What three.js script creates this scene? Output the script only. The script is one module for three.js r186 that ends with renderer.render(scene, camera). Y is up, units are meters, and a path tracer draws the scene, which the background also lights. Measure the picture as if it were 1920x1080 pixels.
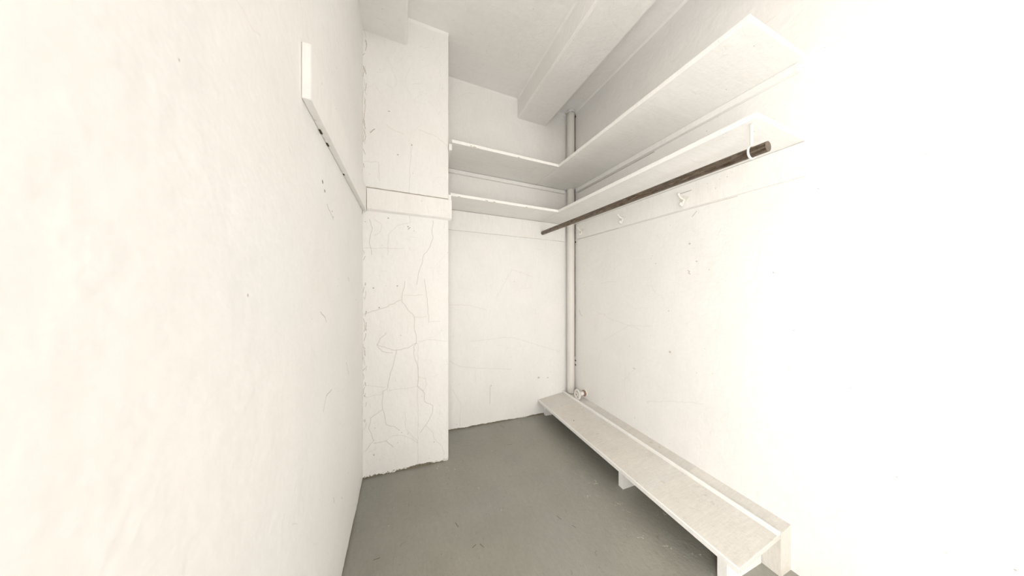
import * as THREE from 'three';
import { RoundedBoxGeometry } from 'three/addons/geometries/RoundedBoxGeometry.js';
import { mergeGeometries } from 'three/addons/utils/BufferGeometryUtils.js';
import { RectAreaLightUniformsLib } from 'three/addons/lights/RectAreaLightUniformsLib.js';

// ---------------------------------------------------------------- camera, light, exposure
const scene = new THREE.Scene();
const FOCAL = 492.7, YAW = 0.3896, HORIZON = 537, EYE = 1.2;      // pixels of a 1920 x 1080 frame, radians, pixels, metres
const camera = new THREE.PerspectiveCamera(2 * Math.atan(540 / FOCAL) * 180 / Math.PI, 1920 / 1080, 0.02, 30);
camera.position.set(0, EYE, 0);
camera.rotation.y = -YAW;
camera.setViewOffset(1920, 1080, 0, 540 - HORIZON, 1920, 1080);
const renderer = new THREE.WebGLRenderer({ antialias: true });
renderer.toneMapping = THREE.LinearToneMapping;
renderer.toneMappingExposure = 1.0;
renderer.shadowMap.enabled = true;
renderer.shadowMap.type = THREE.PCFSoftShadowMap;
scene.background = new THREE.Color(0xdfe6ee);
RectAreaLightUniformsLib.init();
const WINDOW_GLOW = 11.8, DOOR_FILL = 3.8, LAMP_GLOW = 0.32;

// ---------------------------------------------------------------- measures (metres). The old house has settled: level members drop SAG per metre towards the right wall
const SAG = 0.0255;
const XL = -0.236, XR = 1.566, ZB = -2.232, ZF = 1.10, ZP = -1.855, XP = 0.285, HC = 2.955;
const WIN = [0.15, 1.00, 0.30, 1.66];                             // window opening in the left wall: z, z, y, y
const DOOR = [0.68, 1.53, 1.95];                                  // added door opening in the front wall: x, x, head
const lvl = (x, h) => h - SAG * x;

// ---------------------------------------------------------------- random and noise
let seed = 20231;
const rnd = () => { seed = (seed * 1664525 + 1013904223) >>> 0; return seed / 4294967296; };
const rr = (a, b) => a + (b - a) * rnd();
function noiseField(size, cells, s0) {                            // tileable value noise, size x size, 0..1
  let s = s0 >>> 0; const r = () => { s = (s * 1664525 + 1013904223) >>> 0; return s / 4294967296; };
  const g = new Float32Array(cells * cells); for (let i = 0; i < g.length; i++) g[i] = r();
  const out = new Float32Array(size * size), sm = t => t * t * (3 - 2 * t);
  for (let y = 0; y < size; y++) {
    const fy = y / size * cells, iy = Math.floor(fy), ty = sm(fy - iy), y0 = iy % cells, y1 = (iy + 1) % cells;
    for (let x = 0; x < size; x++) {
      const fx = x / size * cells, ix = Math.floor(fx), tx = sm(fx - ix), x0 = ix % cells, x1 = (ix + 1) % cells;
      const a = g[y0 * cells + x0], b = g[y0 * cells + x1], c = g[y1 * cells + x0], d = g[y1 * cells + x1];
      out[y * size + x] = (a + (b - a) * tx) * (1 - ty) + (c + (d - c) * tx) * ty;
    }
  }
  return out;
}
const NS = 512;
const oct = [[5, 11], [11, 12], [29, 13], [67, 14], [151, 15], [256, 16]].map(([c, s]) => noiseField(NS, c, s));
function grey(fn) {                                               // tileable data texture
  const d = new Uint8Array(NS * NS * 4);
  for (let i = 0; i < NS * NS; i++) { const v = Math.max(0, Math.min(255, Math.round(fn(i) * 255))); d[4 * i] = d[4 * i + 1] = d[4 * i + 2] = v; d[4 * i + 3] = 255; }
  const t = new THREE.DataTexture(d, NS, NS, THREE.RGBAFormat);
  t.wrapS = t.wrapT = THREE.RepeatWrapping; t.magFilter = THREE.LinearFilter; t.minFilter = THREE.LinearMipmapLinearFilter; t.generateMipmaps = true; t.needsUpdate = true;
  return t;
}
const plasterBump = grey(i => 0.30 * oct[0][i] + 0.28 * oct[1][i] + 0.2 * oct[2][i] + 0.12 * oct[3][i] + 0.06 * oct[4][i] + 0.04 * oct[5][i]);
const paintBump = grey(i => 0.35 * oct[2][i] + 0.3 * oct[3][i] + 0.2 * oct[4][i] + 0.15 * oct[5][i]);
function rep(t, x, y) { const c = t.clone(); c.repeat.set(x, y); c.needsUpdate = true; return c; }

// ---------------------------------------------------------------- painted surfaces drawn on canvases: marks stand where a zoom on the photograph shows them
function ray(u, v) {
  const a = (u - 960) / FOCAL, c = Math.cos(YAW), s = Math.sin(YAW);
  return [s + a * c, (HORIZON - v) / FOCAL, -c + a * s];
}
const onZ = z => (u, v) => { const d = ray(u, v), t = z / d[2]; return [d[0] * t, EYE + d[1] * t]; };      // back wall, pillar: (x, y)
const onX = x => (u, v) => { const d = ray(u, v), t = x / d[0]; return [d[2] * t, EYE + d[1] * t]; };      // side walls: (z, y)
const onFloor = (u, v) => { const d = ray(u, v), t = -EYE / (d[1] + SAG * d[0]); return [d[0] * t, d[2] * t]; };
const WHITE = [239, 237.5, 235];
class Sheet {                                                     // a canvas that covers the rectangle a0..a1, b0..b1 of a surface
  constructor(a0, a1, b0, b1, ppm, base, mottle = 5, streak = 0) {
    Object.assign(this, { a0, a1, b0, b1 });
    const w = Math.min(2048, Math.round((a1 - a0) * ppm)), h = Math.min(2048, Math.round((b1 - b0) * ppm));
    this.w = w; this.h = h; this.sx = w / (a1 - a0); this.sy = h / (b1 - b0);
    this.cv = document.createElement('canvas'); this.cv.width = w; this.cv.height = h;
    const g = this.g = this.cv.getContext('2d'), im = g.createImageData(w, h), d = im.data;
    for (let y = 0; y < h; y++) for (let x = 0; x < w; x++) {
      const i = (y % NS) * NS + (x % NS), j = ((y >> 2) % NS) * NS + ((x >> 2) % NS), k = ((y >> 3) % NS) * NS + (x % NS);
      const n = (oct[0][j] - 0.5) * 0.5 + (oct[2][j] - 0.5) * 0.6 + (oct[3][i] - 0.5) * 0.45 + (oct[5][i] - 0.5) * 0.35 + streak * (oct[4][k] - 0.5);
      const wm = (oct[1][j] - 0.5) * 0.25 * mottle, o = 4 * (y * w + x);
      d[o] = base[0] + n * mottle + wm; d[o + 1] = base[1] + n * mottle; d[o + 2] = base[2] + n * mottle - wm; d[o + 3] = 255;
    }
    g.putImageData(im, 0, 0); g.lineCap = 'round'; g.lineJoin = 'round';
  }
  X(a) { return (a - this.a0) * this.sx; }
  Y(b) { return this.h - (b - this.b0) * this.sy; }
  line(pts, width, style, jitter = 0.004) {                       // a crack or scratch through pts, in metres
    const g = this.g; g.strokeStyle = style; g.lineWidth = Math.max(0.6, width * this.sx); g.beginPath();
    for (let i = 0; i < pts.length; i++) {
      if (!i) { g.moveTo(this.X(pts[0][0]), this.Y(pts[0][1])); continue; }
      const p = pts[i - 1], q = pts[i], n = Math.max(1, Math.round(Math.hypot(q[0] - p[0], q[1] - p[1]) / 0.022));
      for (let k = 1; k <= n; k++) { const t = k / n, j = k < n ? jitter : 0; g.lineTo(this.X(p[0] + (q[0] - p[0]) * t + rr(-j, j)), this.Y(p[1] + (q[1] - p[1]) * t + rr(-j, j))); }
    }
    g.stroke();
  }
  spot(a, b, ra, rb, style, turn = 0) { const g = this.g; g.fillStyle = style; g.beginPath(); g.ellipse(this.X(a), this.Y(b), Math.max(0.6, ra * this.sx), Math.max(0.6, rb * this.sy), turn, 0, 7); g.fill(); }
  texture() { const t = new THREE.CanvasTexture(this.cv); t.colorSpace = THREE.SRGBColorSpace; t.anisotropy = 8; return t; }
}
const ink = (r, g, b, a) => `rgba(${r},${g},${b},${a})`;
function age(S, amount, lo = S.a0, hi = S.a1) {                                         // small scuffs, hairlines and specks scattered over a painted wall
  const area = (hi - lo) * (S.b1 - S.b0);
  for (let i = 0; i < 26 * area * amount; i++) { const a = rr(lo, hi), b = rr(S.b0, S.b1), t = rr(0, 6.28), l = rr(0.01, 0.05); S.line([[a, b], [a + Math.cos(t) * l, b + Math.sin(t) * l]], 0.0014, ink(150, 140, 124, rr(0.08, 0.32)), 0.002); }
  for (let i = 0; i < 16 * area * amount; i++) S.spot(rr(lo, hi), rr(S.b0, S.b1), rr(0.001, 0.003), rr(0.001, 0.003), ink(112, 100, 84, rr(0.2, 0.6)));
  for (let i = 0; i < 9 * area * amount; i++) { let a = rr(lo, hi), b = rr(S.b0, S.b1), t = rr(0, 6.28); const p = [[a, b]]; for (let k = 0; k < 7; k++) { t += rr(-0.7, 0.7); a += 0.03 * Math.cos(t); b += 0.03 * Math.sin(t); p.push([a, b]); } S.line(p, 0.0013, ink(160, 150, 135, rr(0.1, 0.24))); }
}
function ragged(S, f, n, h) {                                     // floor paint and grime lapped unevenly up the foot of a wall; f gives the floor height
  const g = S.g; let a = S.a0; const da = (S.a1 - S.a0) / n;
  g.fillStyle = 'rgb(122,115,98)'; g.beginPath(); g.moveTo(S.X(S.a0), S.h); let hh = h;
  for (let i = 0; i <= n; i++, a += da) { hh = Math.max(0.002, Math.min(h * 2, hh + rr(-0.4, 0.4) * h)); g.lineTo(S.X(a), S.Y(f(a) + hh)); }
  g.lineTo(S.X(S.a1), S.h); g.fill();
  for (let i = 0; i < n * 1.2; i++) { const x = rr(S.a0, S.a1); S.spot(x, f(x) + rr(0.1, 1.6) * h, rr(0.001, 0.004), rr(0.0008, 0.0025), ink(84, 74, 58, rr(0.3, 0.9))); }
}
const zoomed = (x0, y0, k) => pts => pts.map(([a, b]) => [x0 + a / k, y0 + b / k]);
const put = (pts, pr) => pts.map(([u, v]) => pr(u, v));

// ---------------------------------------------------------------- materials
function paint(sheet, bump, bx, by, scale, rough = 0.62) {
  return new THREE.MeshPhysicalMaterial({ map: sheet.texture(), bumpMap: rep(bump, bx, by), bumpScale: scale, roughness: rough });
}
const boardSheet = (() => { const S = new Sheet(0, 1, 0, 1, 512, [240, 238.5, 235], 5, 1.0); age(S, 1.6); return S; })();
const boardMap = boardSheet.texture(); boardMap.wrapS = boardMap.wrapT = THREE.RepeatWrapping;
const boardPaint = new THREE.MeshPhysicalMaterial({ map: boardMap, bumpMap: rep(paintBump, 4, 4), bumpScale: 0.0008, roughness: 0.5 });
const benchSheet = (() => {                                       // trodden bench paint: greyer, with scrapes and stains
  const S = new Sheet(0, 1, 0, 1, 768, [214, 210, 203], 12, 0.8); age(S, 3);
  for (let i = 0; i < 26; i++) S.spot(rr(0, 1), rr(0, 1), rr(0.006, 0.03), rr(0.004, 0.02), ink(222, 217, 206, rr(0.1, 0.3)), rr(0, 3));
  for (let i = 0; i < 26; i++) S.spot(rr(0, 1), rr(0, 1), rr(0.004, 0.016), rr(0.004, 0.012), ink(165, 156, 138, rr(0.08, 0.25)), rr(0, 3));
  return S;
})();
const benchMap = benchSheet.texture(); benchMap.wrapS = benchMap.wrapT = THREE.RepeatWrapping;
const benchPaint = new THREE.MeshPhysicalMaterial({ map: benchMap, bumpMap: rep(paintBump, 3, 3), bumpScale: 0.0012, roughness: 0.55 });
const pipePaint = new THREE.MeshPhysicalMaterial({ color: 0xe2dfd9, bumpMap: rep(paintBump, 1, 6), bumpScale: 0.0008, roughness: 0.45 });
const ironPaint = new THREE.MeshPhysicalMaterial({ color: 0xe5e2dc, roughness: 0.5 });
const rustSheet = (() => { const S = new Sheet(0, 1, 0, 1, 256, [150, 126, 108], 46); for (let i = 0; i < 40; i++) S.spot(rr(0, 1), rr(0, 1), rr(0.01, 0.06), rr(0.01, 0.05), i % 3 ? ink(92, 64, 46, 0.5) : ink(214, 206, 196, 0.6), rr(0, 3)); return S; })();
const rust = new THREE.MeshPhysicalMaterial({ map: rustSheet.texture(), roughness: 0.8, metalness: 0.15 });
const rodSheet = (() => { const S = new Sheet(0, 1, 0, 1, 512, [112, 99, 86], 34, 1.5); for (let i = 0; i < 160; i++) S.spot(rr(0, 1), rr(0, 1), rr(0.003, 0.02), rr(0.004, 0.03), i % 2 ? ink(84, 68, 52, 0.3) : ink(140, 130, 118, 0.3)); return S; })();
const rodMap = rodSheet.texture(); rodMap.wrapS = rodMap.wrapT = THREE.RepeatWrapping;
const rodSteel = new THREE.MeshPhysicalMaterial({ map: rodMap, roughness: 0.36, metalness: 0.75 });
const darkHole = new THREE.MeshPhysicalMaterial({ color: 0x4a4238, roughness: 0.95 });
const brass = new THREE.MeshPhysicalMaterial({ color: 0xb9b2a4, roughness: 0.4, metalness: 0.6 });

// ---------------------------------------------------------------- builders
function tag(o, label, category, group) { o.userData = { label, category }; if (group) o.userData.group = group; return o; }
function structure(o) { o.userData = { ...o.userData, kind: 'structure' }; return o; }
function mesh(name, geo, mat, parent, base = [0, 0, 0]) {
  geo.translate(-base[0], -base[1], -base[2]);
  const m = new THREE.Mesh(geo, mat); m.name = name; m.castShadow = m.receiveShadow = true; parent.add(m); return m;
}
function thing(name, base, label, category, group) { const o = new THREE.Group(); o.name = name; o.position.set(...base); scene.add(o); return tag(o, label, category, group); }
function sag(geo) { const p = geo.attributes.position; for (let i = 0; i < p.count; i++) p.setY(i, p.getY(i) - SAG * p.getX(i)); return geo; }
function metreUV(geo, k = 1) {                                    // uv in metres by the way each face points; long side along u
  const p = geo.attributes.position, n = geo.attributes.normal, uv = new Float32Array(p.count * 2);
  for (let i = 0; i < p.count; i++) {
    const ax = Math.abs(n.getX(i)), ay = Math.abs(n.getY(i)), az = Math.abs(n.getZ(i)), x = p.getX(i), y = p.getY(i), z = p.getZ(i);
    const [a, b] = ax >= ay && ax >= az ? [z, y] : ay >= az ? [z, x] : [x, y];
    uv[2 * i] = a * k; uv[2 * i + 1] = b * k;
  }
  geo.setAttribute('uv', new THREE.BufferAttribute(uv, 2)); return geo;
}
const plain = g => { const o = g.index ? g.toNonIndexed() : g; for (const k of Object.keys(o.attributes)) if (!['position', 'normal', 'uv'].includes(k)) o.deleteAttribute(k); return o; };
function member(x0, x1, h0, h1, z0, z1, r = 0.003) {              // a board or block between two heights, following the settled level
  const g = new RoundedBoxGeometry(x1 - x0, h1 - h0, z1 - z0, 2, Math.min(r, (x1 - x0) / 2.1, (h1 - h0) / 2.1, (z1 - z0) / 2.1));
  g.translate((x0 + x1) / 2, (h0 + h1) / 2, (z0 + z1) / 2); return sag(metreUV(plain(g)));
}
function along(profile, z0, z1, bevel = 0) {                      // profile of (x, h) points run along z
  const s = new THREE.Shape(profile.map(([x, h]) => new THREE.Vector2(x, h)));
  const g = new THREE.ExtrudeGeometry(s, { depth: z1 - z0 - 2 * bevel, bevelEnabled: bevel > 0, bevelSize: bevel, bevelOffset: -bevel, bevelThickness: bevel, bevelSegments: 2 });
  g.translate(0, 0, z0 + bevel); return sag(metreUV(plain(g)));
}
function slab(poly, h0, h1, hole) {                               // a level board of outline poly (x, z), with softened edges
  const s = new THREE.Shape(poly.map(([x, z]) => new THREE.Vector2(x, -z))), b = 0.0025;
  if (hole) { const p = new THREE.Path(); p.absarc(hole[0], -hole[1], hole[2], 0, Math.PI * 2, true); s.holes.push(p); }
  const g = new THREE.ExtrudeGeometry(s, { depth: h1 - h0 - 2 * b, bevelEnabled: true, bevelSize: b, bevelOffset: -b, bevelThickness: b, bevelSegments: 2, curveSegments: 20 });
  g.translate(0, 0, h0 + b); g.rotateX(-Math.PI / 2); return sag(metreUV(plain(g)));
}
function wallBox(x0, x1, y0, y1, z0, z1, axis, S) {               // a wall whose uv spans the sheet S
  const g = new THREE.BoxGeometry(x1 - x0, y1 - y0, z1 - z0); g.translate((x0 + x1) / 2, (y0 + y1) / 2, (z0 + z1) / 2);
  const p = g.attributes.position, uv = g.attributes.uv;
  for (let i = 0; i < p.count; i++) { const a = axis === 'x' ? p.getZ(i) : p.getX(i); uv.setXY(i, (a - S.a0) / (S.a1 - S.a0), (p.getY(i) - S.b0) / (S.b1 - S.b0)); }
  return g;
}

// ---------------------------------------------------------------- floor
const T = 0.12;
{
  const S = new Sheet(XL, XR, ZB, ZF, 600, [146, 144, 135], 9, 0.4);            // grey-green floor paint
  for (let i = 0; i < 900; i++) S.spot(rr(XL, XR), rr(ZB, 0.2), rr(0.0008, 0.0022), rr(0.0008, 0.0022), ink(96, 88, 72, rr(0.25, 0.7)));
  for (let i = 0; i < 130; i++) { const a = rr(XL, XR), b = rr(ZB, 0.1), t = rr(0, 6.3), l = rr(0.006, 0.02); S.line([[a, b], [a + l * Math.cos(t), b + l * Math.sin(t)], [a + l * 1.5 * Math.cos(t + 0.5), b + l * 1.5 * Math.sin(t + 0.5)]], 0.0016, ink(84, 76, 62, rr(0.35, 0.75)), 0.001); }
  for (let i = 0; i < 46; i++) S.spot(rr(XL, XR), rr(ZB, 0), rr(0.001, 0.003), rr(0.001, 0.0024), ink(216, 211, 200, rr(0.5, 0.9)));
  for (const [u, v, n] of [[1112, 904, 9], [1160, 944, 8], [1176, 958, 5], [1197, 1006, 6], [1250, 1026, 6], [828, 876, 3], [846, 879, 4], [1240, 962, 6], [1104, 930, 3], [1306, 1040, 8]])
    for (let k = 0; k < n; k++) { const [a, b] = onFloor(u + rr(-9, 9), v + rr(-4, 4)); S.spot(a, b, rr(0.001, 0.005), rr(0.001, 0.0025), ink(222, 217, 206, 0.85), rr(0, 3)); }
  for (const p of [[[854, 980], [859, 988]], [[900, 1020], [907, 1026]], [[886, 1027], [892, 1021]], [[938, 797], [945, 802]], [[952, 834], [960, 833]], [[700, 1050], [712, 1046]], [[1044, 967], [1052, 974]], [[1073, 985], [1079, 989]]])
    S.line(put(p, onFloor), 0.0028, ink(72, 64, 50, 0.8), 0.001);
  const g = new THREE.BoxGeometry(XR - XL + 2 * T, T, ZF - ZB + 2 * T); g.translate((XL + XR) / 2, -T / 2, (ZB + ZF) / 2);
  const p = g.attributes.position, uv = g.attributes.uv;
  for (let i = 0; i < p.count; i++) uv.setXY(i, (p.getX(i) - XL) / (XR - XL), (p.getZ(i) - ZB) / (ZF - ZB));
  const m = mesh('floor', sag(g), paint(S, paintBump, 4, 7, 0.0016, 0.34), scene); structure(m);
  tag(m, 'grey-green painted concrete floor with specks of debris', 'floor'); structure(m);
}
// ---------------------------------------------------------------- ceiling
const plainSheet = new Sheet(0, 2, 0, 2, 400, WHITE, 5, 0.4); age(plainSheet, 0.9);
const plainMap = plainSheet.texture(); plainMap.wrapS = plainMap.wrapT = THREE.RepeatWrapping;
const plainPlaster = new THREE.MeshPhysicalMaterial({ map: rep(plainMap, 0.5, 0.5), bumpMap: rep(plasterBump, 1.2, 1.2), bumpScale: 0.006, roughness: 0.7 });
{
  const g = new THREE.BoxGeometry(XR - XL + 2 * T, T, ZF - ZB + 2 * T).toNonIndexed(); g.translate((XL + XR) / 2, HC + T / 2, (ZB + ZF) / 2);
  const c = mesh('ceiling', sag(metreUV(g)), plainPlaster, scene); tag(c, 'flat white plaster ceiling between the beams', 'ceiling'); structure(c);
  const q = 0.012, cove = (a) => mesh('plaster_cove', a, plainPlaster, c);   // soft plaster fillets in the ceiling angles
  cove(along([[0.972, HC], [0.972 - q, HC], [0.972, HC - q]], ZB, ZF));
  cove(along([[XR, HC], [XR, HC - q], [XR - q, HC]], ZB, ZF));
  for (const [x0, x1, z] of [[XP, 0.972, ZB], [0.02, XP, ZP], [1.268, XR, ZB]]) {
    const s = new THREE.Shape([[0, 0], [q, 0], [0, -q]].map(a => new THREE.Vector2(...a)));
    const e = new THREE.ExtrudeGeometry(s, { depth: x1 - x0, bevelEnabled: false }); e.rotateY(Math.PI / 2); e.scale(1, 1, -1);
    const ix = plain(e), p = ix.attributes.position; for (let i = 0; i < p.count; i += 3) { const a = [p.getX(i), p.getY(i), p.getZ(i)]; p.setXYZ(i, p.getX(i + 1), p.getY(i + 1), p.getZ(i + 1)); p.setXYZ(i + 1, ...a); }
    ix.computeVertexNormals(); ix.translate(x0, HC, z); cove(sag(metreUV(ix)));
  }
}
// ---------------------------------------------------------------- beams
{
  const b = mesh('beam', along([[0.972, HC + 0.02], [0.972, 2.797], [0.976, 2.787], [0.986, 2.783], [1.258, 2.783], [1.265, 2.785], [1.268, 2.792], [1.268, HC + 0.02]], ZB - 0.02, ZF + 0.02), plainPlaster, scene);
  tag(b, 'wide white plaster ceiling beam running towards the corner with the pipe', 'beam'); structure(b);
  const c = mesh('beam_001', along([[XL - 0.02, HC + 0.02], [XL - 0.02, 2.78], [0.010, 2.78], [0.018, 2.783], [0.021, 2.79], [0.021, HC + 0.02]], ZP - 0.01, ZF + 0.02), plainPlaster, scene);
  tag(c, 'white plaster beam against the ceiling above the left wall rail', 'beam'); structure(c);
}
// ---------------------------------------------------------------- walls
{
  // left wall
  const S = new Sheet(ZB, ZF, -0.1, 3.1, 600, WHITE, 5, 0.3), pr = onX(XL); age(S, 1, ZB, -0.8); age(S, 0.3, -0.8, ZF);
  for (const p of [[[601, 585], [607, 592], [612, 604]], [[606, 772], [612, 742], [622, 730]], [[604, 338], [605, 344]], [[608, 356], [610, 361]], [[652, 520], [655, 528]], [[613, 382], [625, 412]], [[626, 933], [627, 943]], [[649, 680], [654, 702]], [[606, 165], [612, 190]]])
    S.line(put(p, pr), 0.0026, ink(125, 115, 100, 0.5));
  for (const [u, v, r] of [[605, 341, 0.006], [609, 358, 0.005], [625, 407, 0.003], [673, 325, 0.004], [623, 396, 0.003], [622, 206, 0.003], [668, 562, 0.003], [641, 934, 0.003]]) { const [a, b] = pr(u, v); S.spot(a, b, r, r * 0.9, ink(84, 74, 60, 0.75)); }
  for (let i = 0; i < 60; i++) { const h = rr(0.1, 2.7); S.line([[ZP + rr(0, 0.03), h], [ZP + rr(0, 0.03), h + rr(0.02, 0.09)]], 0.004, ink(140, 130, 114, rr(0.1, 0.45))); }   // flaking along the inner corner
  for (const [u, v, r] of [[679.5, 396, 0.012], [679, 400, 0.008], [676, 388, 0.006]]) { const [a, b] = pr(u, v); S.spot(a, b, r * 0.8, r, ink(120, 106, 88, 0.8)); }   // broken plaster under the rail end
  ragged(S, () => lvl(XL, 0), 260, 0.008);
  const w = mesh('wall_left', mergeGeometries([[-0.1, 3.1, ZB - T, WIN[0]], [-0.1, 3.1, WIN[1], ZF + T], [-0.1, WIN[2], WIN[0], WIN[1]], [WIN[3], 3.1, WIN[0], WIN[1]]].map(([a, b, c, d]) => wallBox(XL - T, XL, a, b, c, d, 'x', S))), paint(S, plasterBump, 2.6, 2.4, 0.007), scene);
  tag(w, 'scuffed white plaster wall under the left rail', 'wall'); structure(w);
}
{
  // pillar with its map cracks
  const S = new Sheet(XL, XP, -0.1, 3.1, 640, WHITE, 5, 0.5), pr = onZ(ZP); age(S, 1.6);
  const A = zoomed(590, 500, 2.571), B = zoomed(590, 200, 3.6);
  const strong = [
    A([[435, 70], [432, 100], [422, 140], [422, 172], [450, 208], [480, 240], [483, 310], [490, 340], [490, 368], [478, 385], [480, 430], [500, 500], [500, 522], [495, 575], [530, 610], [530, 650], [570, 670], [568, 705], [535, 765], [510, 800]]),
    A([[240, 228], [330, 200], [415, 160]]), A([[530, 60], [545, 190], [550, 268]]), A([[345, 320], [315, 345], [300, 378], [325, 408], [375, 415]]),
    A([[300, 375], [350, 395], [395, 402], [450, 392], [490, 368]]), A([[395, 402], [385, 450], [370, 500], [355, 560], [350, 590], [330, 600], [325, 660], [335, 705], [345, 760], [385, 770], [410, 790]]),
    A([[325, 690], [270, 730], [260, 780], [285, 840], [245, 890]]), A([[285, 852], [345, 840], [380, 870]]), B([[800, 770], [790, 830], [800, 890], [770, 960], [735, 1000], [725, 1060], [700, 1130], [690, 1200]]),
    B([[370, 760], [390, 820], [370, 900], [385, 1000]])];
  const faint = [
    A([[430, 135], [480, 140], [520, 135]]), A([[480, 245], [540, 240]]), A([[550, 268], [605, 262]]), A([[245, 572], [345, 580]]), A([[350, 597], [440, 588], [495, 575]]), A([[245, 632], [330, 612]]), A([[345, 838], [375, 815], [430, 815], [500, 850]]),
    A([[535, 765], [570, 800], [575, 830], [615, 865], [625, 905]]), A([[500, 530], [535, 540], [540, 570], [525, 600], [498, 575]]), A([[497, 368], [497, 520], [498, 700], [498, 950]]), A([[500, 360], [560, 352], [640, 360]]), A([[435, 700], [440, 780], [500, 850]]),
    B([[655, 250], [645, 400], [640, 585]]), B([[330, 370], [430, 375], [440, 500]]), B([[700, 155], [760, 180], [830, 205], [895, 265]]), B([[485, 120], [520, 150], [600, 185]]), B([[640, 720], [650, 780], [560, 800], [500, 860], [490, 1000]]), B([[400, 760], [450, 790], [440, 850], [400, 870]]), B([[330, 955], [480, 955], [600, 955]]), B([[840, 690], [880, 700], [900, 740]])];
  for (const p of strong) { S.line(put(p, pr), 0.0026, ink(150, 140, 124, 0.42)); }
  for (const p of faint) S.line(put(p, pr), 0.002, ink(168, 158, 144, 0.32));
  for (const p of [B([[375, 175], [405, 150]]), B([[497, 30], [508, 31]]), B([[630, 828], [645, 815]])]) S.line(put(p, pr), 0.003, ink(104, 94, 78, 0.8), 0.001);
  for (const [u, v] of [[745, 536], [728, 409], [765, 425], [772, 272], [711, 577], [701, 853], [746, 290], [700, 540]]) { const [a, b] = pr(u, v); S.spot(a, b, 0.004, 0.004, ink(120, 110, 96, 0.6)); }
  for (let i = 0; i < 70; i++) { const h = rr(0.3, 2.75); S.line([[XL + rr(0, 0.02), h], [XL + rr(0, 0.02), h + rr(0.01, 0.05)]], 0.003, ink(130, 118, 100, rr(0.15, 0.5))); }
  S.line([[XL + 0.02, lvl(XL, 1.8125)], [XP, lvl(XP, 1.8125)]], 0.0055, ink(132, 121, 106, 0.75), 0.0012);   // shade line painted along the joint over the rail
  ragged(S, a => lvl(a, 0), 130, 0.010);
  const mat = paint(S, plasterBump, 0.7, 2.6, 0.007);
  const s = new THREE.Shape(), r = 0.006;
  s.moveTo(XL - 0.02, -ZB + 0.02); s.lineTo(XL - 0.02, -ZP); s.lineTo(XP - r, -ZP); s.quadraticCurveTo(XP, -ZP, XP, -ZP + r); s.lineTo(XP, -ZB + 0.02);
  const g = new THREE.ExtrudeGeometry(s, { depth: 3.2, bevelEnabled: false, curveSegments: 4 }); g.rotateX(-Math.PI / 2); g.translate(0, -0.1, 0);
  const p = g.attributes.position, uv = g.attributes.uv; for (let i = 0; i < p.count; i++) uv.setXY(i, (p.getX(i) - S.a0) / (S.a1 - S.a0), (p.getY(i) - S.b0) / (S.b1 - S.b0));
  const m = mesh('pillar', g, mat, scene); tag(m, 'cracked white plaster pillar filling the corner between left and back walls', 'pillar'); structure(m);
}
{
  // back wall
  const S = new Sheet(XL, XR, -0.1, 3.1, 600, WHITE, 5, 0.6), pr = onZ(ZB); age(S, 0.8);
  const A = zoomed(590, 500, 2.571);
  for (const p of [A([[650, 185], [740, 185], [830, 210]]), A([[775, 515], [776, 562]]), A([[650, 455], [700, 480], [800, 490], [950, 495]]), A([[665, 590], [705, 660], [700, 770]]), [[1000, 520], [960, 505], [930, 560]], [[880, 640], [960, 632], [1050, 660]]]) S.line(put(p, pr), 0.0024, ink(172, 163, 148, 0.3));
  S.line(put(A([[846, 575], [845, 660]]), pr), 0.004, ink(165, 155, 140, 0.45), 0.001);
  for (const [u, v, r] of [[1010, 708, 0.012], [1027, 708, 0.008], [913, 415, 0.004], [921, 723, 0.006]]) { const [a, b] = pr(u, v); S.spot(a, b, r, r * 0.7, ink(160, 150, 130, 0.5)); }
  S.line(put([[1061, 235], [1060, 345]], pr), 0.006, ink(170, 160, 144, 0.5), 0.003);   // old paint ridge beside the pipe
  ragged(S, a => lvl(a, 0), 260, 0.006);
  const w = mesh('wall_back', wallBox(XL - T, XR + T, -0.1, 3.1, ZB - T, ZB, 'z', S), paint(S, plasterBump, 1.6, 2.4, 0.007), scene);
  tag(w, 'white plaster back wall beneath the short shelves', 'wall'); structure(w);
}
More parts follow.
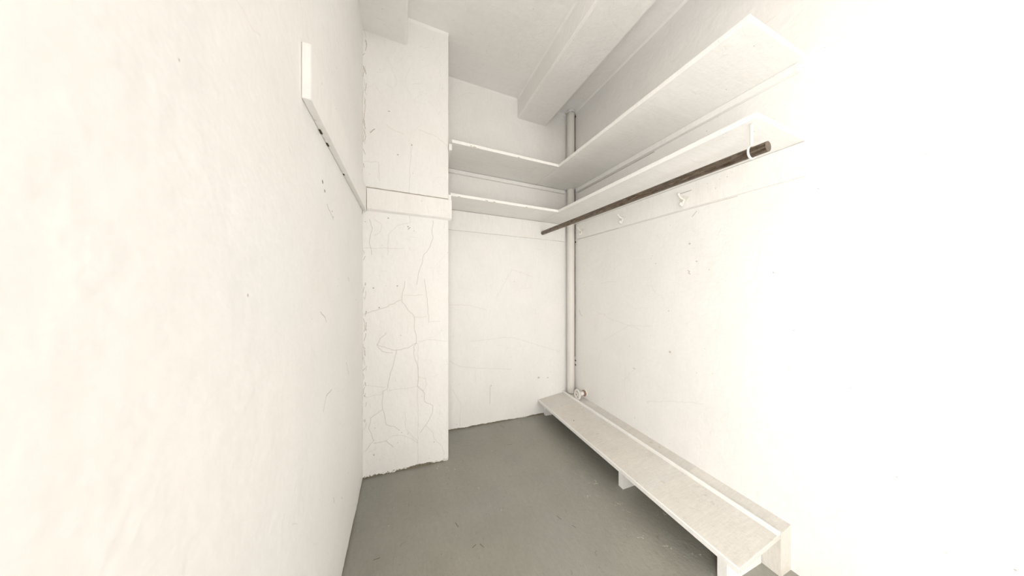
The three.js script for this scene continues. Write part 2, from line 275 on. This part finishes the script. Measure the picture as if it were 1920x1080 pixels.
{
  // right wall
  const S = new Sheet(ZB, ZF, -0.1, 3.1, 600, WHITE, 5, 0.5), pr = onX(XR); age(S, 0.7);
  for (const p of [[[1086, 581], [1088, 588], [1092, 593]], [[1290, 507], [1293, 509], [1291, 512], [1294, 514]], [[1306, 396], [1298, 406]], [[1187, 690], [1191, 692]]]) S.line(put(p, pr), 0.004, ink(165, 138, 112, 0.5), 0.001);
  for (const [u, v, r] of [[1134, 589, 0.004], [1254, 583, 0.004], [1229, 494, 0.004], [1293, 457, 0.006], [1256, 660, 0.008], [1306, 490, 0.005]]) { const [a, b] = pr(u, v); S.spot(a, b, r, r * 0.8, ink(165, 145, 125, 0.45)); }
  for (const p of [[[1130, 640], [1180, 610], [1220, 612]], [[1175, 760], [1170, 715], [1190, 690]], [[1210, 753], [1260, 752], [1318, 757]], [[1125, 532], [1140, 528], [1155, 529]], [[1110, 580], [1150, 600], [1200, 618]]]) S.line(put(p, pr), 0.0022, ink(185, 176, 162, 0.25));
  for (let i = 0; i < 3; i++) S.line(put([[1078.2, 214], [1078.2, 300], [1078, 420], [1078, 560], [1078, 668]], pr), 0.011 - 0.003 * i, ink(96, 84, 68, 0.5), 0.0025);   // dirty slot behind the pipe, its deep gap shade painted in
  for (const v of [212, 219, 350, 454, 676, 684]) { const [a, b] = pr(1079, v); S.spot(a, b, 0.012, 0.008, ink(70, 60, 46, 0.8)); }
  S.line([[-2.12, lvl(XR, 1.6975)], [-1.6, lvl(XR, 1.698)]], 0.0035, ink(140, 128, 112, 0.6), 0.0008); S.line([[-1.6, lvl(XR, 1.698)], [-0.8, lvl(XR, 1.6985)]], 0.003, ink(170, 160, 146, 0.5), 0.0006);   // shadow line under the hook board, drawn on the wall
  S.line([[-2.12, lvl(XR, 2.151)], [-1.75, lvl(XR, 2.1505)], [-1.28, lvl(XR, 2.151)]], 0.0035, ink(120, 108, 92, 0.75), 0.0008);   // cracked joint under the cleat
  const w = mesh('wall_right', wallBox(XR, XR + T, -0.1, 3.1, ZB - T, ZF + T, 'x', S), paint(S, plasterBump, 2.6, 2.4, 0.006, 0.55), scene);
  tag(w, 'white plaster right wall behind the long shelves', 'wall'); structure(w);
}
{
  // front wall behind the photographer, with a half glazed door added as fill light
  const [x0, x1, y1] = DOOR, yb = -0.1, gs = [[XL - T, x0, yb, 3.1], [x1, XR + T, yb, 3.1], [x0, x1, y1, 3.1]].map(([a, b, c, d]) => { const g = new THREE.BoxGeometry(b - a, d - c, T).toNonIndexed(); g.translate((a + b) / 2, (c + d) / 2, ZF + T / 2); return metreUV(g); });
  const w = mesh('wall_front', mergeGeometries(gs), plainPlaster, scene); tag(w, 'plain white plaster wall around the added glazed door', 'wall'); structure(w);
  const B = [(x0 + x1) / 2, lvl(1, 0), ZF], f = 0.10, yg = 0.25, head = 0.45, door = new THREE.Group(); door.name = 'door_1'; door.position.set(...B); scene.add(door); tag(door, 'added unseen white door with a frosted pane as fill light', 'door'); structure(door);
  const bar = (n, a, b, c, d, t = 0.04) => { const g = new RoundedBoxGeometry(b - a, d - c, t, 2, 0.004); g.translate((a + b) / 2, (c + d) / 2, ZF + 0.06); return mesh(n, metreUV(plain(g)), boardPaint, door, B); };
  bar('stile', x0, x0 + f, yb, y1); bar('stile', x1 - f, x1, yb, y1); bar('rail', x0 + f, x1 - f, yb, yg); bar('rail', x0 + f, x1 - f, y1 - head, y1);
  const pane = new THREE.BoxGeometry(x1 - x0 - 2 * f, y1 - head - yg, 0.006); pane.translate((x0 + x1) / 2, (y1 - head + yg) / 2, ZF + 0.06);
  mesh('pane', pane, new THREE.MeshPhysicalMaterial({ color: 0xffffff, emissive: 0xfffcf8, emissiveIntensity: 1.2, roughness: 0.6 }), door, B);
  const knob = new THREE.SphereGeometry(0.026, 16, 12); knob.translate(x0 + 0.05, 1.0, ZF + 0.012); mesh('door_knob', knob, brass, door, B);
  const paneLight = new THREE.RectAreaLight(0xfffcf8, DOOR_FILL, x1 - x0 - 2 * f, y1 - head - yg);  // added fill for the left wall and floor
  paneLight.position.set((x0 + x1) / 2, (y1 - head + yg) / 2, ZF + 0.05); scene.add(paneLight);
}
{
  // tall frosted window in the left wall, beside and behind the camera
  const [z0, z1, y0, y1] = WIN, B = [XL, y0, (z0 + z1) / 2], f = 0.05;
  const win = new THREE.Group(); win.name = 'window_1'; win.position.set(...B); scene.add(win); tag(win, 'tall white framed window with a frosted daylit pane', 'window'); structure(win);
  const bar = (a, b, c, d) => { const g = new RoundedBoxGeometry(0.06, d - c, b - a, 2, 0.004); g.translate(XL - 0.05, (c + d) / 2, (a + b) / 2); return mesh('window_frame', metreUV(plain(g)), boardPaint, win, B); };
  bar(z0, z0 + f, y0, y1); bar(z1 - f, z1, y0, y1); bar(z0 + f, z1 - f, y0, y0 + f); bar(z0 + f, z1 - f, y1 - f, y1);
  const pane = new THREE.BoxGeometry(0.006, y1 - y0 - 2 * f, z1 - z0 - 2 * f); pane.translate(XL - 0.06, (y0 + y1) / 2, (z0 + z1) / 2);
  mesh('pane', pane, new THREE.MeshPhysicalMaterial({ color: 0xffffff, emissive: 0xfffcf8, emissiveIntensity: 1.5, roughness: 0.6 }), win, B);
  const paneLight = new THREE.RectAreaLight(0xfffcf8, WINDOW_GLOW, z1 - z0 - 2 * f, y1 - y0 - 2 * f);
  paneLight.position.set(XL - 0.045, (y0 + y1) / 2, (z0 + z1) / 2); paneLight.rotation.y = -Math.PI / 2; scene.add(paneLight);     // shines into the room, towards +x
}
// ---------------------------------------------------------------- rails on the walls
const ZE = -0.55;                                                 // where the long shelves end
{
  const g = member(XL, XL + 0.021, 1.661, 1.803, ZP, -0.80, 0.003), m = mesh('trim_1', g, boardPaint, scene); tag(m, 'chipped white wooden rail along the left wall', 'rail'); structure(m);
  for (const [z, l] of [[-0.952, 0.012], [-1.03, 0.010], [-1.28, 0.006]]) mesh('paint_chip', member(XL + 0.0005, XL + 0.006, 1.6585, 1.664, z - l, z + l, 0.001), darkHole, m);
  const e = new THREE.Shape([[0, 1.665], [0.004, 1.668], [0.018, 1.676], [0.020, 1.682], [0.020, 1.801], [0.017, 1.804], [0, 1.804]].map(q => new THREE.Vector2(-q[0], q[1])));
  const railAcross = new THREE.ExtrudeGeometry(e, { depth: XP + 0.019 - XL - 0.0235, bevelEnabled: false }); railAcross.rotateY(Math.PI / 2); railAcross.translate(XL + 0.0235, 0, ZP); sag(metreUV(railAcross));
  const p = mesh('trim_2', railAcross, boardPaint, scene); tag(p, 'white wooden rail across the face of the cracked pillar', 'rail'); structure(p);
  const b = mesh('trim_3', member(XP, 1.478, 1.682, 1.848, ZB - 0.004, ZB + 0.020, 0.003), boardPaint, scene); tag(b, 'broad white board on the back wall beneath the lower shelf', 'rail'); structure(b);
}
// ---------------------------------------------------------------- shelves
const PIPE = [1.5215, -2.178];
const chipped = new THREE.MeshPhysicalMaterial({ color: 0xb3a892, roughness: 0.9 });
function shelf(name, label, base, board, cleats, chips = []) {
  const o = thing(name, base, label, 'shelf', 'painted wall shelves');
  mesh('board', board, boardPaint, o, base);
  for (const c of cleats) mesh('cleat', c, boardPaint, o, base);
  for (const [x, h, z, l] of chips) mesh('paint_chip', member(x - l, x + l, h - 0.0022, h + 0.0016, z - 0.001, z + 0.0012, 0.0006), chipped, o, base);
  return o;
}
shelf('wall_shelf', 'upper white shelf along the right wall, above the hanging rod shelf', [XR, lvl(XR, 2.158), -1.45],
  slab([[1.153, ZE], [XR - 0.001, ZE], [XR - 0.001, ZB + 0.002], [1.153, ZB + 0.002]], 2.190, 2.214, [...PIPE, 0.0395]), [member(XR - 0.024, XR, 2.156, 2.190, -2.13, ZE - 0.02)]);
shelf('wall_shelf_001', 'upper short white shelf on the back wall between pillar and long shelf', [0.73, lvl(0.73, 2.145), ZB],
  slab([[0.303, -1.813], [1.1505, -1.813], [1.1505, ZB + 0.002], [0.303, ZB + 0.002]], 2.190, 2.212), [member(XP, 1.476, 2.156, 2.1875, ZB, ZB + 0.024), member(XP, XP + 0.021, 2.145, 2.190, ZB + 0.025, -1.832)], [[0.46, 2.194, -1.813, 0.012], [0.435, 2.196, -1.813, 0.006], [0.80, 2.193, -1.813, 0.008]]);
shelf('wall_shelf_002', 'lower white shelf along the right wall, directly above the dark rod', [XR, lvl(XR, 1.85), -1.45],
  slab([[1.195, ZE], [XR - 0.001, ZE], [XR - 0.001, ZB + 0.002], [1.195, ZB + 0.002]], 1.850, 1.873, [...PIPE, 0.0395]), []);
shelf('wall_shelf_003', 'lower short white shelf on the back wall with chipped front edge', [0.74, lvl(0.74, 1.805), ZB],
  slab([[0.303, -1.885], [1.1925, -1.885], [1.1925, ZB + 0.002], [0.303, ZB + 0.002]], 1.850, 1.871), [member(XP, XP + 0.021, 1.806, 1.850, ZB + 0.025, -1.862)], [[0.365, 1.852, -1.885, 0.008], [0.57, 1.855, -1.885, 0.011], [0.63, 1.853, -1.885, 0.008], [0.9, 1.853, -1.885, 0.006]]);
// ---------------------------------------------------------------- coat hook rail
{
  const B = [XR, lvl(XR, 1.705), -1.4], o = thing('coat_hook_rail', B, 'white board on the right wall carrying three painted coat hooks', 'hook rail');
  mesh('board', member(XR - 0.014, XR, 1.703, 1.849, -2.132, ZE, 0.003), boardPaint, o, B);
  const x = XR - 0.014;
  for (const z of [-2.035, -1.537, -1.063]) {
    const y = lvl(x, 1.757), V = (a, b) => new THREE.Vector3(x - a, y + b, z);
    const tube = (pts, r) => plain(new THREE.TubeGeometry(new THREE.CatmullRomCurve3(pts), 14, r, 8)), ball = (a, b, r) => { const s = plain(new THREE.SphereGeometry(r, 12, 8)); s.translate(x - a, y + b, z); return s; };
    const plate = new THREE.CylinderGeometry(0.5, 0.5, 1, 20); plate.scale(0.030, 0.006, 0.056); plate.rotateZ(Math.PI / 2); plate.translate(x - 0.002, y + 0.004, z);
    const h = mesh('coat_hook', mergeGeometries([plain(plate), tube([V(0, 0.004), V(0.018, 0.004), V(0.036, 0.010), V(0.052, 0.026)], 0.0052), ball(0.053, 0.028, 0.0082), tube([V(0.0, -0.002), V(0.012, -0.012), V(0.014, -0.026), V(0.024, -0.034), V(0.033, -0.028)], 0.0068), ball(0.033, -0.026, 0.0095)]), ironPaint, o, B);
    for (const d of [0.020, -0.012]) { const s = new THREE.SphereGeometry(0.0034, 8, 6); s.translate(x - 0.004, y + d, z); mesh('screw', s, ironPaint, h, B); }
  }
  const mark = member(x - 0.0012, x, 1.800, 1.8035, -1.09, -1.02, 0.0005); mesh('scrape', mark, new THREE.MeshPhysicalMaterial({ color: 0xb0a798, roughness: 0.9 }), o, B);
}
// ---------------------------------------------------------------- hanging rod
{
  const z0 = ZB + 0.021, z1 = ZE + 0.02, y = lvl(1.225, 1.741), B = [1.225, y, (z0 + z1) / 2];
  const o = thing('clothes_rod', B, 'dark brown steel hanging rod under the lower right shelf', 'rod');
  const g = new THREE.CylinderGeometry(0.019, 0.019, z1 - z0, 28, 1); { const uv = g.attributes.uv; for (let i = 0; i < uv.count; i++) uv.setXY(i, uv.getX(i) * 0.4, uv.getY(i) * 3); }
  g.rotateX(Math.PI / 2); g.translate(...B); mesh('bar', g, rodSteel, o, B);
  const s = new THREE.TorusGeometry(0.023, 0.004, 8, 24); s.translate(1.225, y, z1 - 0.05); const st = new THREE.CylinderGeometry(0.005, 0.005, 0.083, 10); st.translate(1.225, y + 0.065, z1 - 0.05);
  mesh('bracket', mergeGeometries([plain(s), plain(st)]), ironPaint, o, B);
}
// ---------------------------------------------------------------- low bench
{
  const z0 = ZB + 0.003, z1 = -0.60, B = [1.35, lvl(1.35, 0), (z0 + z1) / 2];
  const o = thing('low_bench', B, 'low white plank bench along the foot of the right wall', 'bench');
  mesh('plank', along([[1.186, 0.127], [1.480, 0.163], [1.480, 0.184], [1.186, 0.148]], z0, z1, 0.002), benchPaint, o, B);
  mesh('lip', along([[1.462, 0.179], [1.478, 0.179], [1.478, 0.196], [1.473, 0.199], [1.466, 0.199], [1.462, 0.196]], z0, z1), boardPaint, o, B);
  mesh('ledge', along([[1.482, 0.0], [XR, 0.0], [XR, 0.197], [1.482, 0.184]], z0, z1), benchPaint, o, B);
  mesh('bright_edge', along([[1.1835, 0.1265], [1.187, 0.1265], [1.187, 0.1487], [1.190, 0.1492], [1.1865, 0.1498], [1.1835, 0.147]], z0, z1), boardPaint, o, B);  // cleaner white strip, also painting in the light on the front edge
  for (const [a, b, x] of [[-2.226, -2.192, 1.246], [-1.254, -1.218, 1.228], [-0.70, -0.664, 1.228]]) mesh('support', along([[x, 0], [1.478, 0], [1.478, 0.161], [x, 0.130]], a, b), boardPaint, o, B);
  const k = new THREE.CylinderGeometry(0.0045, 0.0045, 0.003, 12); const [kx, kz] = [1.257, -1.76]; k.translate(kx, lvl(kx, 0.1575), kz); mesh('nail_head', k, rust, o, B);
}
// ---------------------------------------------------------------- pipe and valve
{
  const [x, z] = PIPE, yb = lvl(x, 0.1965), yt = lvl(x, HC), B = [x, yb, z];
  const o = thing('heating_pipe', B, 'white painted vertical heating pipe in the back corner', 'pipe');
  const r = 0.0365, prof = [[0.001, yb], [r, yb]]; for (let i = 1; i < 40; i++) prof.push([r + (rnd() - 0.5) * 0.0007, yb + (yt - yb) * i / 40]); prof.push([r, yt], [0.001, yt]);
  const g = new THREE.LatheGeometry(prof.map(([a, b]) => new THREE.Vector2(a, b)), 32); g.translate(x, 0, z); mesh('pipe', g, pipePaint, o, B);
  const c = new THREE.TorusGeometry(0.042, 0.009, 8, 28); c.rotateX(Math.PI / 2); const p = c.attributes.position; for (let i = 0; i < p.count; i++) p.setXYZ(i, p.getX(i) + rr(-0.003, 0.003), p.getY(i) + rr(-0.004, 0.002), p.getZ(i) + rr(-0.003, 0.003));
  c.translate(x, yt - 0.004, z); mesh('ceiling_collar', c, plainPlaster, o, B);
}
{
  const y = lvl(1.5, 0.243), z = -2.012, B = [1.53, y - 0.05, z], xw = 1.478;
  const o = thing('radiator_valve', B, 'white handwheel valve with rusty nut on the right wall beside the pipe', 'valve');
  const cyl = (r0, r1, a, b, n = 20) => { const g = new THREE.CylinderGeometry(r0, r1, b - a, n); g.rotateZ(Math.PI / 2); g.translate((a + b) / 2, y, z); return plain(g); };
  mesh('escutcheon', mergeGeometries([cyl(0.032, 0.034, XR - 0.008, XR, 24)]), ironPaint, o, B);
  mesh('nut', cyl(0.026, 0.028, XR - 0.026, XR - 0.007, 6), rust, o, B);
  mesh('stem', mergeGeometries([cyl(0.017, 0.019, XR - 0.060, XR - 0.024), cyl(0.0105, 0.0105, xw + 0.008, XR - 0.058), cyl(0.015, 0.015, xw + 0.03, xw + 0.04)]), ironPaint, o, B);
  const parts = [], rim = new THREE.TorusGeometry(0.038, 0.0068, 10, 36); rim.rotateY(Math.PI / 2); rim.translate(xw, y, z); parts.push(plain(rim));
  for (let i = 0; i < 16; i++) { const a = i / 16 * Math.PI * 2, s = new THREE.SphereGeometry(0.0062, 8, 6); s.translate(xw, y + 0.0425 * Math.sin(a), z + 0.0425 * Math.cos(a)); parts.push(plain(s)); }
  for (let i = 0; i < 4; i++) { const g = new RoundedBoxGeometry(0.007, 0.036, 0.014, 2, 0.002); g.translate(0, 0.021, 0); g.rotateX(i * Math.PI / 2 + 0.5); g.translate(xw, y, z); parts.push(plain(g)); }
  parts.push(cyl(0.013, 0.014, xw - 0.008, xw + 0.012));
  mesh('handwheel', mergeGeometries(parts), ironPaint, o, B);
  mesh('hub_screw', cyl(0.006, 0.006, xw - 0.011, xw - 0.007, 6), rust, o, B);
}
// ---------------------------------------------------------------- ceiling lamp above the photographer
{
  const x = 0.55, z = -0.35, y = lvl(x, HC), B = [x, y, z], o = thing('ceiling_lamp', B, 'round opal glass ceiling lamp between the two beams', 'lamp');
  const base = new THREE.CylinderGeometry(0.06, 0.065, 0.02, 32); base.translate(x, y - 0.01, z); mesh('base', base, ironPaint, o, B);
  const gl = new THREE.SphereGeometry(0.09, 32, 20); gl.translate(x, y - 0.095, z);
  mesh('globe', gl, new THREE.MeshPhysicalMaterial({ color: 0xffffff, emissive: 0xfff4e6, emissiveIntensity: 2.0, roughness: 0.4 }), o, B);
  const l = new THREE.PointLight(0xfff4e6, LAMP_GLOW, 0, 2); l.position.set(0, -0.095, 0); l.castShadow = true; l.shadow.radius = 4.5; o.add(l);
}
renderer.render(scene, camera);
